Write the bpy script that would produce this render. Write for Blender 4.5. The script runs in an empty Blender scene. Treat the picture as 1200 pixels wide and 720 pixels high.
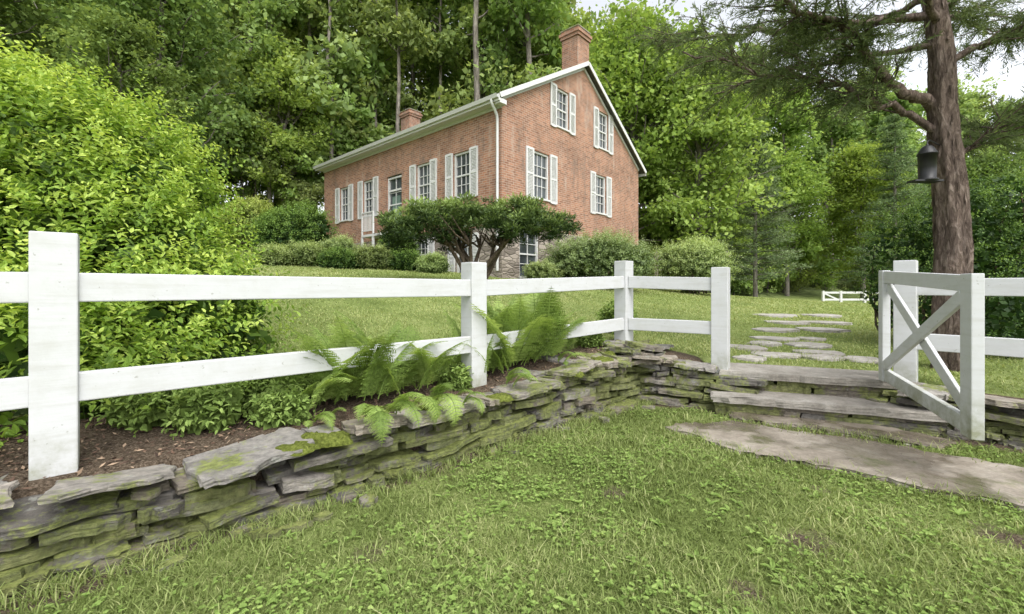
import bpy, math
import numpy as np
from mathutils import Vector
R = np.random.default_rng(7)
scene = bpy.context.scene
COL = scene.collection

# ------------------------------------------------------------------ helpers
def link(o, parent=None):
    COL.objects.link(o)
    if parent is not None: o.parent = parent
    return o
def empty(name, loc=(0,0,0), rz=0):
    e = bpy.data.objects.new(name, None); e.location = loc; e.rotation_euler = (0,0,rz)
    e.empty_display_size = .2
    return link(e)
def unit(a):
    a = np.asarray(a, float); n = np.linalg.norm(a, axis=-1, keepdims=True); n[n<1e-9] = 1
    return a/n
class Geo:
    def __init__(s): s.V=[]; s.L=[]; s.S=[]; s.M=[]; s.A=[]; s.SM=[]; s.n=0; s.nl=0
    def add(s, V, F, mat=0, var=.5, smooth=False):
        V=np.asarray(V,float).reshape(-1,3); F=np.asarray(F,int); m,k=F.shape
        s.V.append(V); s.L.append((F+s.n).ravel()); s.S.append(np.arange(m)*k+s.nl)
        s.M.append(np.full(m,mat)); s.SM.append(np.full(m,smooth))
        s.A.append(np.broadcast_to(np.asarray(var,float),(len(V),)).copy())
        s.n+=len(V); s.nl+=m*k
    def box(s, c, h, rz=0, mat=0, var=.5, ax=None):
        c=np.array(c,float); h=np.array(h,float)
        if ax is None:
            ax=np.array([[math.cos(rz),math.sin(rz),0],[-math.sin(rz),math.cos(rz),0],[0,0,1.]])
        sg=np.array([[-1,-1,-1],[1,-1,-1],[1,1,-1],[-1,1,-1],[-1,-1,1],[1,-1,1],[1,1,1],[-1,1,1]],float)
        V=c+(sg*h)@np.array(ax)
        s.add(V,[[0,3,2,1],[4,5,6,7],[0,1,5,4],[1,2,6,5],[2,3,7,6],[3,0,4,7]],mat,var)
    def beam(s, a, b, w, t, up=(0,0,1), mat=0):
        a=np.array(a,float); b=np.array(b,float); d=b-a; L=np.linalg.norm(d); d/=L
        n=unit(np.cross(d,up)); u=np.cross(n,d)
        s.box((a+b)/2,(L/2,t/2,w/2),mat=mat,ax=[d,n,u])
    def tube(s, P, r, seg=8, mat=0, var=.5, cap=True):
        P=np.asarray(P,float); n=len(P); r=np.broadcast_to(np.asarray(r,float),(n,))
        T=unit(np.gradient(P,axis=0)); 
        ref=np.array([0,0,1.]) if abs(T[0,2])<.8 else np.array([1.,0,0])
        A=unit(np.cross(T,ref)); B=np.cross(T,A)
        th=np.linspace(0,2*math.pi,seg,endpoint=False)
        V=(P[:,None]+r[:,None,None]*(A[:,None]*np.cos(th)[None,:,None]+B[:,None]*np.sin(th)[None,:,None])).reshape(-1,3)
        i=np.arange(n-1)[:,None]*seg; j=np.arange(seg)[None]; k=(j+1)%seg
        F=np.stack([i+j,i+k,i+seg+k,i+seg+j],-1).reshape(-1,4)
        s.add(V,F,mat,var,True)
        if cap:
            s.add(V[:seg],[list(range(seg))],mat,var); s.add(V[-seg:],[list(range(seg))[::-1]],mat,var)
    def leaves(s, C, D, N, L, W, var, mat=0, fold=False):
        C=np.asarray(C,float); n=len(C); D=unit(D); S=unit(np.cross(D,N)); N=np.cross(S,D)
        L=np.broadcast_to(L,(n,))[:,None]; W=np.broadcast_to(W,(n,))[:,None]
        var=np.broadcast_to(var,(n,))
        if fold:
            V=np.stack([C, C+.3*L*D+.5*W*S+.14*W*N, C+.7*L*D+.36*W*S+.1*W*N, C+L*D-.12*L*N,
                        C+.7*L*D-.36*W*S+.1*W*N, C+.3*L*D-.5*W*S+.14*W*N],1)
            b=np.arange(n)[:,None]*6
            F=np.concatenate([b+np.array([0,1,2,3]),b+np.array([0,3,4,5])])
            s.add(V.reshape(-1,3),F,mat,np.repeat(var,6))
        else:
            V=np.stack([C, C+.45*L*D+.5*W*S, C+L*D, C+.45*L*D-.5*W*S],1)
            s.add(V.reshape(-1,3),(np.arange(n)[:,None]*4+np.arange(4)),mat,np.repeat(var,4))
    def mesh(s, name, mats):
        me=bpy.data.meshes.new(name); V=np.concatenate(s.V); Lp=np.concatenate(s.L); St=np.concatenate(s.S)
        me.vertices.add(len(V)); me.vertices.foreach_set('co',V.astype(np.float32).ravel())
        me.loops.add(len(Lp)); me.loops.foreach_set('vertex_index',Lp.astype(np.int32))
        me.polygons.add(len(St)); me.polygons.foreach_set('loop_start',St.astype(np.int32))
        me.polygons.foreach_set('material_index',np.concatenate(s.M).astype(np.int32))
        a=me.attributes.new('var','FLOAT','POINT'); a.data.foreach_set('value',np.concatenate(s.A).astype(np.float32))
        for m in mats: me.materials.append(m)
        me.update(calc_edges=True); me.validate()
        me.polygons.foreach_set('use_smooth',np.concatenate(s.SM)) if len(me.polygons)==len(St) else None
        return me
    def obj(s, name, mats, parent=None, bevel=0):
        o=bpy.data.objects.new(name,s.mesh(name,mats)); link(o,parent)
        if bevel:
            m=o.modifiers.new('b','BEVEL'); m.width=bevel; m.segments=2; m.limit_method='ANGLE'
        return o
def wob(x,y,f=1,sd=0):
    x=np.asarray(x,float); y=np.asarray(y,float)
    return (np.sin(1.3*f*x+1.7*sd+.8*np.sin(.9*f*y+sd))+np.sin(1.9*f*y+2.3*sd+.9*np.sin(1.6*f*x-sd))
            +.5*np.sin(3.7*f*x+2.9*f*y+sd)+.5*np.sin(4.3*f*y-3.1*f*x+2*sd))/3
def sstep(a,b,x):
    t=np.clip((np.asarray(x,float)-a)/(b-a),0,1); return t*t*(3-2*t)
def inpoly(x,y,poly):
    x=np.asarray(x); y=np.asarray(y); ins=np.zeros(x.shape,bool); n=len(poly)
    for i in range(n):
        x1,y1=poly[i]; x2,y2=poly[(i+1)%n]
        c=((y1>y)!=(y2>y))&(x<(x2-x1)*(y-y1)/(y2-y1+1e-12)+x1); ins^=c
    return ins

# ------------------------------------------------------------------ materials
def newmat(name):
    m=bpy.data.materials.new(name); m.use_nodes=True; nt=m.node_tree; nt.nodes.clear()
    return m,nt,nt.nodes,nt.links
def N(nt,t,**k):
    n=nt.nodes.new(t)
    for a,b in k.items(): setattr(n,a,b)
    return n
def ramp(nt,src,stops,interp='LINEAR'):
    r=N(nt,'ShaderNodeValToRGB'); r.color_ramp.interpolation=interp
    el=r.color_ramp.elements
    while len(el)<len(stops): el.new(.5)
    for e,(p,c) in zip(el,stops): e.position=p; e.color=(*c,1)
    nt.links.new(src,r.inputs[0]); return r.outputs[0]
def mix(nt,f,a,b,blend='MIX'):
    m=N(nt,'ShaderNodeMix',data_type='RGBA',blend_type=blend)
    for s,v in ((m.inputs[0],f),(m.inputs[6],a),(m.inputs[7],b)):
        if isinstance(v,(int,float)): s.default_value=v
        elif isinstance(v,tuple): s.default_value=(*v,1)
        else: nt.links.new(v,s)
    return m.outputs[2]
def noise(nt,co,sc,det=4,rough=.55,dist=0):
    n=N(nt,'ShaderNodeTexNoise'); n.inputs['Scale'].default_value=sc; n.inputs['Detail'].default_value=det
    n.inputs['Roughness'].default_value=rough; n.inputs['Distortion'].default_value=dist
    nt.links.new(co,n.inputs['Vector']); return n.outputs['Fac']
def maprange(nt,src,a,b,c=0,d=1):
    m=N(nt,'ShaderNodeMapRange'); nt.links.new(src,m.inputs[0])
    for i,v in zip((1,2,3,4),(a,b,c,d)): m.inputs[i].default_value=v
    return m.outputs[0]
def math_(nt,op,a,b=None):
    m=N(nt,'ShaderNodeMath',operation=op)
    for i,v in enumerate((a,b)):
        if v is None: continue
        if isinstance(v,(int,float)): m.inputs[i].default_value=v
        else: nt.links.new(v,m.inputs[i])
    return m.outputs[0]
def finish(nt,col,rough=.7,bump=None,bs=.3,bd=.01,spec=.3):
    p=N(nt,'ShaderNodeBsdfPrincipled'); o=N(nt,'ShaderNodeOutputMaterial')
    if isinstance(col,tuple): p.inputs['Base Color'].default_value=(*col,1)
    else: nt.links.new(col,p.inputs['Base Color'])
    if isinstance(rough,(int,float)): p.inputs['Roughness'].default_value=rough
    else: nt.links.new(rough,p.inputs['Roughness'])
    p.inputs['Specular IOR Level'].default_value=spec
    if bump is not None:
        b=N(nt,'ShaderNodeBump'); b.inputs['Strength'].default_value=bs; b.inputs['Distance'].default_value=bd
        nt.links.new(bump,b.inputs['Height']); nt.links.new(b.outputs[0],p.inputs['Normal'])
    nt.links.new(p.outputs[0],o.inputs[0]); return p
def co_obj(nt): return N(nt,'ShaderNodeTexCoord').outputs['Object']
def attr(nt,name='var'): return N(nt,'ShaderNodeAttribute',attribute_name=name).outputs['Fac']

def leafmat(name,dark,mid,light,trans=.35,objvar=.0,rough=.5,spec=.25,simple_=False):
    m,nt,_,lk=newmat(name)
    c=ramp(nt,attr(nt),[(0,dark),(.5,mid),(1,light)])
    if objvar:
        oi=N(nt,'ShaderNodeObjectInfo')
        h=N(nt,'ShaderNodeHueSaturation'); lk.new(c,h.inputs['Color'])
        lk.new(maprange(nt,oi.outputs['Random'],0,1,.5-.025*objvar,.5+.012*objvar),h.inputs['Hue'])
        v=math_(nt,'FRACT',math_(nt,'MULTIPLY',oi.outputs['Random'],7.31))
        lk.new(maprange(nt,v,0,1,1-.28*objvar,1+.25*objvar),h.inputs['Value'])
        v2=math_(nt,'FRACT',math_(nt,'MULTIPLY',oi.outputs['Random'],13.7))
        lk.new(maprange(nt,v2,0,1,1-.15*objvar,1+.05*objvar),h.inputs['Saturation'])
        c=h.outputs[0]
    if simple_:
        p=N(nt,'ShaderNodeBsdfDiffuse'); lk.new(c,p.inputs[0])
    else:
        p=N(nt,'ShaderNodeBsdfPrincipled'); lk.new(c,p.inputs['Base Color']); p.inputs['Roughness'].default_value=rough
        p.inputs['Specular IOR Level'].default_value=spec
    t=N(nt,'ShaderNodeBsdfTranslucent')
    tc=mix(nt,1.,c,(1.2,1.15,.7),'MULTIPLY'); lk.new(tc,t.inputs[0])
    ms=N(nt,'ShaderNodeMixShader'); ms.inputs[0].default_value=trans
    lk.new(p.outputs[0],ms.inputs[1]); lk.new(t.outputs[0],ms.inputs[2])
    o=N(nt,'ShaderNodeOutputMaterial'); lk.new(ms.outputs[0],o.inputs[0]); return m

M_leaf_forest=leafmat('forest_leaf',(.13,.20,.06),(.295,.415,.125),(.48,.61,.21),.45,1.,simple_=True)
M_leaf_maple =leafmat('maple_leaf',(.12,.19,.045),(.30,.42,.095),(.48,.60,.17),.45,.4,simple_=True)
M_leaf_dark  =leafmat('oak_leaf',(.06,.10,.03),(.17,.255,.075),(.32,.42,.13),.4,.4,simple_=True)
M_leaf_pine  =leafmat('pine_needle',(.08,.125,.06),(.18,.25,.12),(.30,.38,.19),.25,.5,simple_=True)
M_leaf_shrub =leafmat('shrub_leaf',(.03,.07,.015),(.25,.39,.06),(.56,.68,.16),.4)
M_leaf_yew   =leafmat('yew_leaf',(.02,.042,.012),(.11,.17,.05),(.30,.40,.12),.25)
M_leaf_hedge =leafmat('hedge_leaf',(.02,.05,.012),(.09,.165,.035),(.22,.34,.07),.3)
M_leaf_cedar =leafmat('cedar_needle',(.06,.08,.04),(.135,.18,.08),(.24,.30,.13),.3,simple_=True)
M_leaf_soft  =leafmat('soft_shrub_leaf',(.10,.15,.05),(.26,.35,.12),(.42,.52,.21),.35,.6)
M_fern       =leafmat('fern_leaf',(.11,.17,.04),(.28,.40,.10),(.45,.57,.18),.45)
M_blade      =leafmat('grass_blade',(.11,.145,.042),(.255,.325,.108),(.47,.49,.24),.35,simple_=True)
M_clover     =leafmat('clover_leaf',(.13,.19,.05),(.25,.36,.10),(.38,.49,.16),.35,simple_=True)

def barkmat(name,a,b,sc=(18,18,3)):
    m,nt,_,lk=newmat(name); co=co_obj(nt)
    mp=N(nt,'ShaderNodeMapping'); lk.new(co,mp.inputs[0]); mp.inputs['Scale'].default_value=sc
    n=noise(nt,mp.outputs[0],1,8,.72,.8); n2=noise(nt,co,2.5)
    c=ramp(nt,n,[(.32,tuple(x*.25 for x in a)),(.5,a),(.68,b)])
    c=mix(nt,.5,c,ramp(nt,n2,[(.35,(.5,.5,.5)),(.7,(1.2,1.2,1.15))]),'MULTIPLY')
    finish(nt,c,.9,n,1,.04,.1); return m
M_bark=barkmat('forest_bark',(.22,.195,.17),(.40,.37,.33),(8,8,1.2))
M_bark_cedar=barkmat('cedar_bark',(.16,.12,.10),(.36,.29,.25),(26,26,7))
M_twig=barkmat('twig_bark',(.11,.085,.06),(.2,.16,.13))

def paint(name='white_paint',base=(.80,.81,.80),dirt=.35):
    m,nt,_,lk=newmat(name); co=co_obj(nt)
    n=noise(nt,co,7,6,.7); n2=noise(nt,co,60,3)
    mp=N(nt,'ShaderNodeMapping'); lk.new(co,mp.inputs[0]); mp.inputs['Scale'].default_value=(3,3,30)
    n4=noise(nt,mp.outputs[0],1,5,.6)
    c=mix(nt,maprange(nt,n,.46,.72,0,dirt),base,(.39,.40,.35))
    c=mix(nt,maprange(nt,n4,.50,.72,0,.4),c,(.39,.39,.36))
    c=mix(nt,maprange(nt,noise(nt,co,38,3,.6),.68,.72,0,.6),c,(.22,.22,.18))
    z=N(nt,'ShaderNodeSeparateXYZ'); lk.new(co,z.inputs[0])
    f=math_(nt,'MULTIPLY',maprange(nt,z.outputs[2],-.83,-.60,1,0),maprange(nt,n,.35,.6,.1,.9))
    if name=='white_paint': c=mix(nt,f,c,(.22,.23,.14))
    finish(nt,c,.55,math_(nt,'ADD',n4,math_(nt,'MULTIPLY',n2,.3)),.35,.004,.3); return m
M_white=paint('white_paint',(.53,.54,.55)); M_trim=paint('white_trim',(.60,.60,.59),.15)

def stonemat(name,c0,c1,c2,moss=.5,sc=1):
    m,nt,_,lk=newmat(name); co=co_obj(nt); v=attr(nt)
    mp=N(nt,'ShaderNodeMapping'); lk.new(co,mp.inputs[0]); mp.inputs['Scale'].default_value=(1,1,7)
    n=noise(nt,mp.outputs[0],8*sc,8,.7,.4); n2=noise(nt,co,28*sc,6,.75); n3=noise(nt,co,3.2,6,.65)
    c=ramp(nt,v,[(0,c0),(.35,c1),(.6,(c1[0]*1.12,c1[1]*1.03,c1[2]*.92)),(1,c2)])
    c=mix(nt,.8,c,ramp(nt,n,[(.25,(.35,.34,.33)),(.5,(1,1,1)),(.75,(1.5,1.47,1.4))]),'MULTIPLY')
    c=mix(nt,.7,c,ramp(nt,n2,[(.3,(.45,.45,.45)),(.6,(1.15,1.15,1.15))]),'MULTIPLY')
    c=mix(nt,maprange(nt,noise(nt,co,16,4,.6),.60,.67,0,.5),c,(.34,.35,.31))
    g=N(nt,'ShaderNodeNewGeometry'); sz=N(nt,'ShaderNodeSeparateXYZ'); lk.new(g.outputs['Normal'],sz.inputs[0])
    mf=math_(nt,'MULTIPLY',maprange(nt,math_(nt,'ADD',n3,math_(nt,'MULTIPLY',n2,.45)),.79-.14*moss,.87-.14*moss,0,.9),maprange(nt,sz.outputs[2],-.4,.6,.6,1))
    mc=ramp(nt,n2,[(.3,(.06,.075,.018)),(.5,(.165,.195,.045)),(.7,(.29,.32,.09))])
    c=mix(nt,mf,c,mc)
    hb=math_(nt,'ADD',n,math_(nt,'MULTIPLY',n2,.5))
    finish(nt,c,.8,hb,1.,.025,.3); return m
M_stone=stonemat('ledge_stone',(.11,.10,.09),(.19,.178,.16),(.31,.29,.265),.92)
M_cap=stonemat('cap_stone',(.20,.19,.175),(.285,.268,.245),(.38,.36,.335),.45)
def mossmat():
    m,nt,_,lk=newmat('moss'); co=co_obj(nt); n=noise(nt,co,60,5,.7)
    finish(nt,ramp(nt,n,[(.3,(.045,.055,.012)),(.55,(.15,.18,.038)),(.75,(.25,.28,.075))]),.95,n,1,.02,.05); return m
M_moss=mossmat()
def flagmat(name,c0,c1,c2,wet=True):
    m,nt,_,lk=newmat(name); co=co_obj(nt)
    n=noise(nt,co,1.7,6,.6,.8); n2=noise(nt,co,9,6,.7); n3=noise(nt,co,70,4,.7)
    c=ramp(nt,n,[(.3,c0),(.5,c1),(.7,c2)])
    c=mix(nt,.8,c,ramp(nt,n2,[(.3,(.55,.52,.48)),(.55,(1,1,1)),(.75,(1.25,1.22,1.18))]),'MULTIPLY')
    c=mix(nt,.5,c,ramp(nt,n3,[(.35,(.6,.6,.6)),(.65,(1.2,1.2,1.2))]),'MULTIPLY')
    if wet:
        c=mix(nt,maprange(nt,noise(nt,co,2.6,7,.75),.53,.63,0,.75),c,(.13,.14,.06))
        w=noise(nt,co,1.3,4,.6); wf=maprange(nt,w,.45,.52)
        c=mix(nt,wf,c,mix(nt,1.,c,(.66,.64,.62),'MULTIPLY')); r=maprange(nt,wf,0,1,.7,.12)
    else: r=.85
    finish(nt,c,r,math_(nt,'ADD',n2,math_(nt,'MULTIPLY',n3,.3)),.3,.008,.5); return m
M_flag=flagmat('flagstone_mat',(.17,.145,.115),(.27,.235,.19),(.36,.325,.275))
M_tread=flagmat('step_tread',(.19,.175,.15),(.27,.25,.22),(.35,.33,.295),False)

def brickmat():
    m,nt,_,lk=newmat('old_brick'); co=co_obj(nt)
    s=N(nt,'ShaderNodeSeparateXYZ'); lk.new(co,s.inputs[0])
    cb=N(nt,'ShaderNodeCombineXYZ'); lk.new(math_(nt,'ADD',s.outputs[0],s.outputs[1]),cb.inputs[0]); lk.new(s.outputs[2],cb.inputs[1])
    b=N(nt,'ShaderNodeTexBrick'); lk.new(cb.outputs[0],b.inputs['Vector'])
    b.inputs['Scale'].default_value=1; b.inputs['Brick Width'].default_value=.22; b.inputs['Row Height'].default_value=.075
    b.inputs['Mortar Size'].default_value=.010; b.inputs['Mortar Smooth'].default_value=.3; b.inputs['Bias'].default_value=-.1
    b.inputs['Color1'].default_value=(.36,.168,.10,1); b.inputs['Color2'].default_value=(.175,.078,.05,1); b.inputs['Mortar'].default_value=(.36,.29,.23,1)
    n=noise(nt,co,.9,6,.65); n2=noise(nt,co,5,5,.7)
    c=mix(nt,.8,b.outputs[0],ramp(nt,n,[(.3,(.58,.56,.55)),(.5,(1,1,1)),(.7,(1.25,1.22,1.18))]),'MULTIPLY')
    c=mix(nt,maprange(nt,n2,.42,.72,0,.55),c,(.40,.285,.215))
    mp=N(nt,'ShaderNodeMapping'); lk.new(cb.outputs[0],mp.inputs[0]); mp.inputs['Scale'].default_value=(2.2,.35,1)
    st=noise(nt,mp.outputs[0],1,5,.7)
    c=mix(nt,maprange(nt,st,.54,.66,0,.6),c,(.15,.12,.10))
    c=mix(nt,maprange(nt,st,.42,.30,0,.6),c,(.46,.40,.34))
    finish(nt,c,.85,b.outputs['Fac'],-.4,.01,.2); return m
M_brick=brickmat()
def foundmat():
    m,nt,_,lk=newmat('fieldstone'); co=co_obj(nt)
    mp=N(nt,'ShaderNodeMapping'); lk.new(co,mp.inputs[0]); mp.inputs['Scale'].default_value=(2.2,2.2,6)
    v=N(nt,'ShaderNodeTexVoronoi'); lk.new(mp.outputs[0],v.inputs[0]); v.inputs['Scale'].default_value=1.3
    e=N(nt,'ShaderNodeTexVoronoi',feature='DISTANCE_TO_EDGE'); lk.new(mp.outputs[0],e.inputs[0]); e.inputs['Scale'].default_value=1.3
    sp=N(nt,'ShaderNodeSeparateColor'); lk.new(v.outputs['Color'],sp.inputs[0])
    c=ramp(nt,sp.outputs[0],[(0,(.17,.145,.12)),(.5,(.28,.24,.20)),(1,(.38,.33,.28))])
    c=mix(nt,maprange(nt,e.outputs[0],.02,.08,.6,0),c,(.12,.10,.085))
    finish(nt,c,.9,maprange(nt,e.outputs[0],0,.12),.8,.03); return m
M_found=foundmat()
def simple(name,c,r=.6,spec=.3,var=.25,sc=8,metal=0):
    m,nt,_,lk=newmat(name); n=noise(nt,co_obj(nt),sc,5,.6)
    cc=mix(nt,1.,c,ramp(nt,n,[(.3,(1-var,)*3),(.7,(1+var,)*3)]),'MULTIPLY')
    p=finish(nt,cc,r,n,.2,.005,spec); p.inputs['Metallic'].default_value=metal; return m
M_roof=simple('roof_shingle',(.09,.085,.08),.9,.2,.4,12)
M_glass=simple('window_glass',(.06,.07,.075),.06,.8,.6,1.2)
M_black=simple('black_metal',(.02,.02,.022),.45,.4)
M_wood=simple('weathered_wood',(.20,.17,.145),.8)
M_green=simple('green_door',(.13,.19,.16),.5)

# ------------------------------------------------------------------ terrain
P0=np.array([-3.77,.37]); P1=np.array([-2.05,2.0]); P2=np.array([-.31,3.62]); P3=np.array([1.25,4.98]); P4=np.array([2.07,4.42])
H=np.array([3.42,3.87]); d1=unit(P3-P1); d2=unit(H-P3); d3=unit(np.array([.688,-.725]))
n1=np.array([-d1[1],d1[0]]); n2=np.array([-d2[1],d2[0]]); n3=np.array([-d3[1],d3[0]])
sdv=unit(H-P4); sn=np.array([-sdv[1],sdv[0]]); A0=P4+sdv*.05; LL=float(np.linalg.norm(H-P4)-.03)
def sd(x,y):
    x=np.asarray(x,float); y=np.asarray(y,float)
    a=(x-P1[0])*n1[0]+(y-P1[1])*n1[1]; b=(x-P3[0])*n2[0]+(y-P3[1])*n2[1]; c=(x-H[0])*n3[0]+(y-H[1])*n3[1]
    return np.maximum(np.maximum(a,b),c)
CP=np.array([(-6,-2,-.82),(-2.05,2,-.83),(-.31,3.62,-.80),(.6,4.4,-.68),(1.25,4.98,-.60),(2.3,4.5,-.83),(3.42,3.87,-.83),(5,2.2,-.85),(4.6,4.6,-.85),(2.9,5.4,-.82),
 (3.6,7.5,-.80),(7,8,-.82),(0.2,8,-.42),(-3,6,-.36),(-1,11,-.02),(-.32,14,.28),(-7.8,14,.62),(-9.3,22,1.85),(-4.8,18,.9),(3,15,-.05),(2.8,19,.3),(6,21,0),
 (8,13,-.68),(15,30,-.85),(25,31,-.9),(22,15,-.95),(30,5,-1),(-8,5,.1),(-16,12,1.2),(5,11,-.62),(-16,0,0),(-22,26,2.6)])
rr=np.hypot(CP[:,None,0]-CP[None,:,0],CP[:,None,1]-CP[None,:,1])
Amat=np.block([[rr,np.ones((len(CP),1))],[np.ones((1,len(CP))),np.zeros((1,1))]])
wts=np.linalg.solve(Amat,np.append(CP[:,2],0))
def upz(x,y):
    x=np.asarray(x,float); y=np.asarray(y,float); z=np.full(x.shape,wts[-1])
    xc=np.clip(x,-30,34); yc=np.clip(y,-6,36)
    for (a,b,_),w in zip(CP,wts[:-1]): z=z+w*np.sqrt((xc-a)**2+(yc-b)**2+.03)
    return z
def edgeY(x): return np.interp(x,[-60,-20,-9,2,10,18,30,60],[14,21,26,27.5,31,34,37,34])
def lowz(x,y): return -1.15+.012*wob(x,y,2,1)+.02*wob(x,y,.5,2)
def gz(x,y):
    x=np.asarray(x,float); y=np.asarray(y,float); s=sd(x,y); k=sstep(-.30,-.12,s)
    hill=.26*np.maximum(0,y-edgeY(x)); hill=12*(1-np.exp(-hill/12))
    z=lowz(x,y)*(1-k)+k*(upz(x,y)+.015*wob(x,y,.9,3))+hill
    t=(x-A0[0])*sdv[0]+(y-A0[1])*sdv[1]; o=(x-A0[0])*sn[0]+(y-A0[1])*sn[1]
    inside=sstep(-.22,-.12,t)*sstep(LL+.22,LL+.12,t)*sstep(-.7,-.6,o)*sstep(.38,.24,o)
    cap=-1.17+.24*sstep(-.05,.05,o)
    return z-inside*np.maximum(0,z-cap)
shrub_c=[(-4.5,4.4),(-4.7,3.1),(-3.3,3.5),(-6,3.4)]
def soil(x,y):
    s=sd(x,y); w=.12*wob(x,y,3,5)
    m=sstep(-.2,-.1,s)*sstep(.42,.20,s+w*1.5-.55*(x<-1.6))*sstep(.75,.2,x)
    m=np.maximum(m,sstep(-.2,-.1,s)*sstep(.22,.06,s+w)*(x<2))
    for cx,cy in shrub_c: m=np.maximum(m,sstep(1.15,.8,np.hypot(x-cx,y-cy)+w))
    m=np.maximum(m,sstep(-.60,-.42,s+w*.6)*sstep(0,-.1,s)*.95)
    m=np.maximum(m,sstep(1.2,.5,np.hypot((x-2.75),(y-3.65)*1.5)+w*2)*(s<0)*.65)
    m=np.maximum(m,np.clip(wob(x,y,1.1,31)+.7*wob(x,y,3.1,32)-.45,0,1)*.85*(s<-.3))
    for cx,cy,r in [(1.75,2.55,.13),(1.38,2.05,.13),(2.3,2.0,.12),(.55,2.5,.08),(-.6,1.9,.1),(.9,1.7,.08)]:
        m=np.maximum(m,sstep(r*1.9,0,np.hypot(x-cx,y-cy)+w*.8)*.7)
    return m
def axis(a,b,st,far,g=1.09):
    mid=np.arange(a,b+1e-6,st); out=[];p=b;s=st
    while p<far: s*=g;p+=s;out.append(p)
    o2=[];p=a;s=st
    while p>-far: s*=g;p-=s;o2.append(p)
    return np.array(o2[::-1]+list(mid)+out)
xs=axis(-4,5,.06,160); ys=axis(.2,7,.06,170)
X,Y=np.meshgrid(xs,ys); Z=gz(X,Y); nx=len(xs); ny=len(ys)
g=Geo(); idx=np.arange(nx*ny).reshape(ny,nx)
F=np.stack([idx[:-1,:-1],idx[:-1,1:],idx[1:,1:],idx[1:,:-1]],-1).reshape(-1,4)
g.add(np.stack([X,Y,Z],-1).reshape(-1,3),F,0,soil(X,Y).ravel(),True)
def groundmat():
    m,nt,_,lk=newmat('lawn_ground'); co=co_obj(nt)
    n=noise(nt,co,1.1,6,.6); n2=noise(nt,co,14,5,.75); n3=noise(nt,co,90,4,.7)
    c=ramp(nt,n,[(.3,(.13,.175,.05)),(.5,(.20,.255,.08)),(.7,(.29,.335,.13))])
    c=mix(nt,.7,c,ramp(nt,n2,[(.3,(.6,.64,.55)),(.5,(1,1,1)),(.75,(1.3,1.25,1.3))]),'MULTIPLY')
    c=mix(nt,.6,c,ramp(nt,n3,[(.3,(.5,.5,.45)),(.65,(1.3,1.3,1.2))]),'MULTIPLY')
    c=mix(nt,maprange(nt,n2,.60,.70,0,.5),c,(.22,.17,.10))
    s=ramp(nt,n3,[(.3,(.03,.021,.014)),(.5,(.11,.083,.058)),(.75,(.28,.225,.17))])
    f=math_(nt,'ADD',attr(nt),maprange(nt,n2,.3,.7,-.25,.25))
    c=mix(nt,maprange(nt,f,.3,.7),c,s)
    fo=attr(nt,'forest'); c=mix(nt,fo,c,mix(nt,maprange(nt,n,.4,.6),(.10,.13,.05),(.22,.27,.10)))
    finish(nt,c,.95,math_(nt,'ADD',n3,n2),1,.02,.1); return m
M_ground=groundmat()
o=g.obj('ground',[M_ground])
fa=o.data.attributes.new('forest','FLOAT','POINT')
fa.data.foreach_set('value',sstep(-2.5,-.5,(Y-edgeY(X))+.6*wob(X,Y,.8,4)).astype(np.float32).ravel())

# ------------------------------------------------------------------ flagstones
def slab(g,poly,z,th,mat=0,var=.5,jit=.02,sub=5,tilt=(0,0),layers=3,rng=R,und=0.015):
    poly=np.array(poly,float); n=len(poly); pts=[]
    for i in range(n):
        a=poly[i]; b=poly[(i+1)%n]
        for k in range(sub):
            t=k/sub; pts.append(a*(1-t)+b*t+rng.normal(0,jit*(.3 if k==0 else 1),2))
    pts=np.array(pts); c=pts.mean(0); m=len(pts)
    rings=[]; zs=np.linspace(-th,0,layers+1); 
    for li in range(layers):
        off=1-rng.uniform(0,.035)
        p=c+(pts-c)*off+rng.normal(0,jit*.25,pts.shape)
        rings.append((p,zs[li]+.001)); 
        p2=c+(pts-c)*(off-rng.uniform(0,.006))+rng.normal(0,jit*.1,pts.shape)
        rings.append((p2,zs[li+1]-.001*(li<layers-1)))
    rings[-1]=(rings[-1][0],-.006-th*.06)
    for sc in (.97,.72,.4): rings.append((c+(pts-c)*sc,0))
    V=[]
    for ri,(p,zz) in enumerate(rings):
        h=z+zz+(p[:,0]-c[0])*tilt[0]+(p[:,1]-c[1])*tilt[1]
        if ri>=len(rings)-4: h=h+und*.4*rng.normal(0,1,m)*(.4 if ri>=len(rings)-3 else .8)
        V.append(np.column_stack([p,h]))
    V.append(np.array([[c[0],c[1],z]])); V=np.concatenate(V); nr=len(rings)
    i=np.arange(nr-1)[:,None]*m; j=np.arange(m)[None]; k=(j+1)%m
    F=np.stack([i+j,i+k,i+m+k,i+m+j],-1).reshape(-1,4)
    b=(nr-1)*m; tri=np.stack([b+np.arange(m),b+(np.arange(m)+1)%m,np.full(m,nr*m)],-1)
    base=g.n; g.add(V,F,mat,var); 
    g.L.append((tri+base).ravel()); g.S.append(np.arange(m)*3+g.nl); g.M.append(np.full(m,mat)); g.SM.append(np.full(m,False)); g.nl+=3*m
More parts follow.
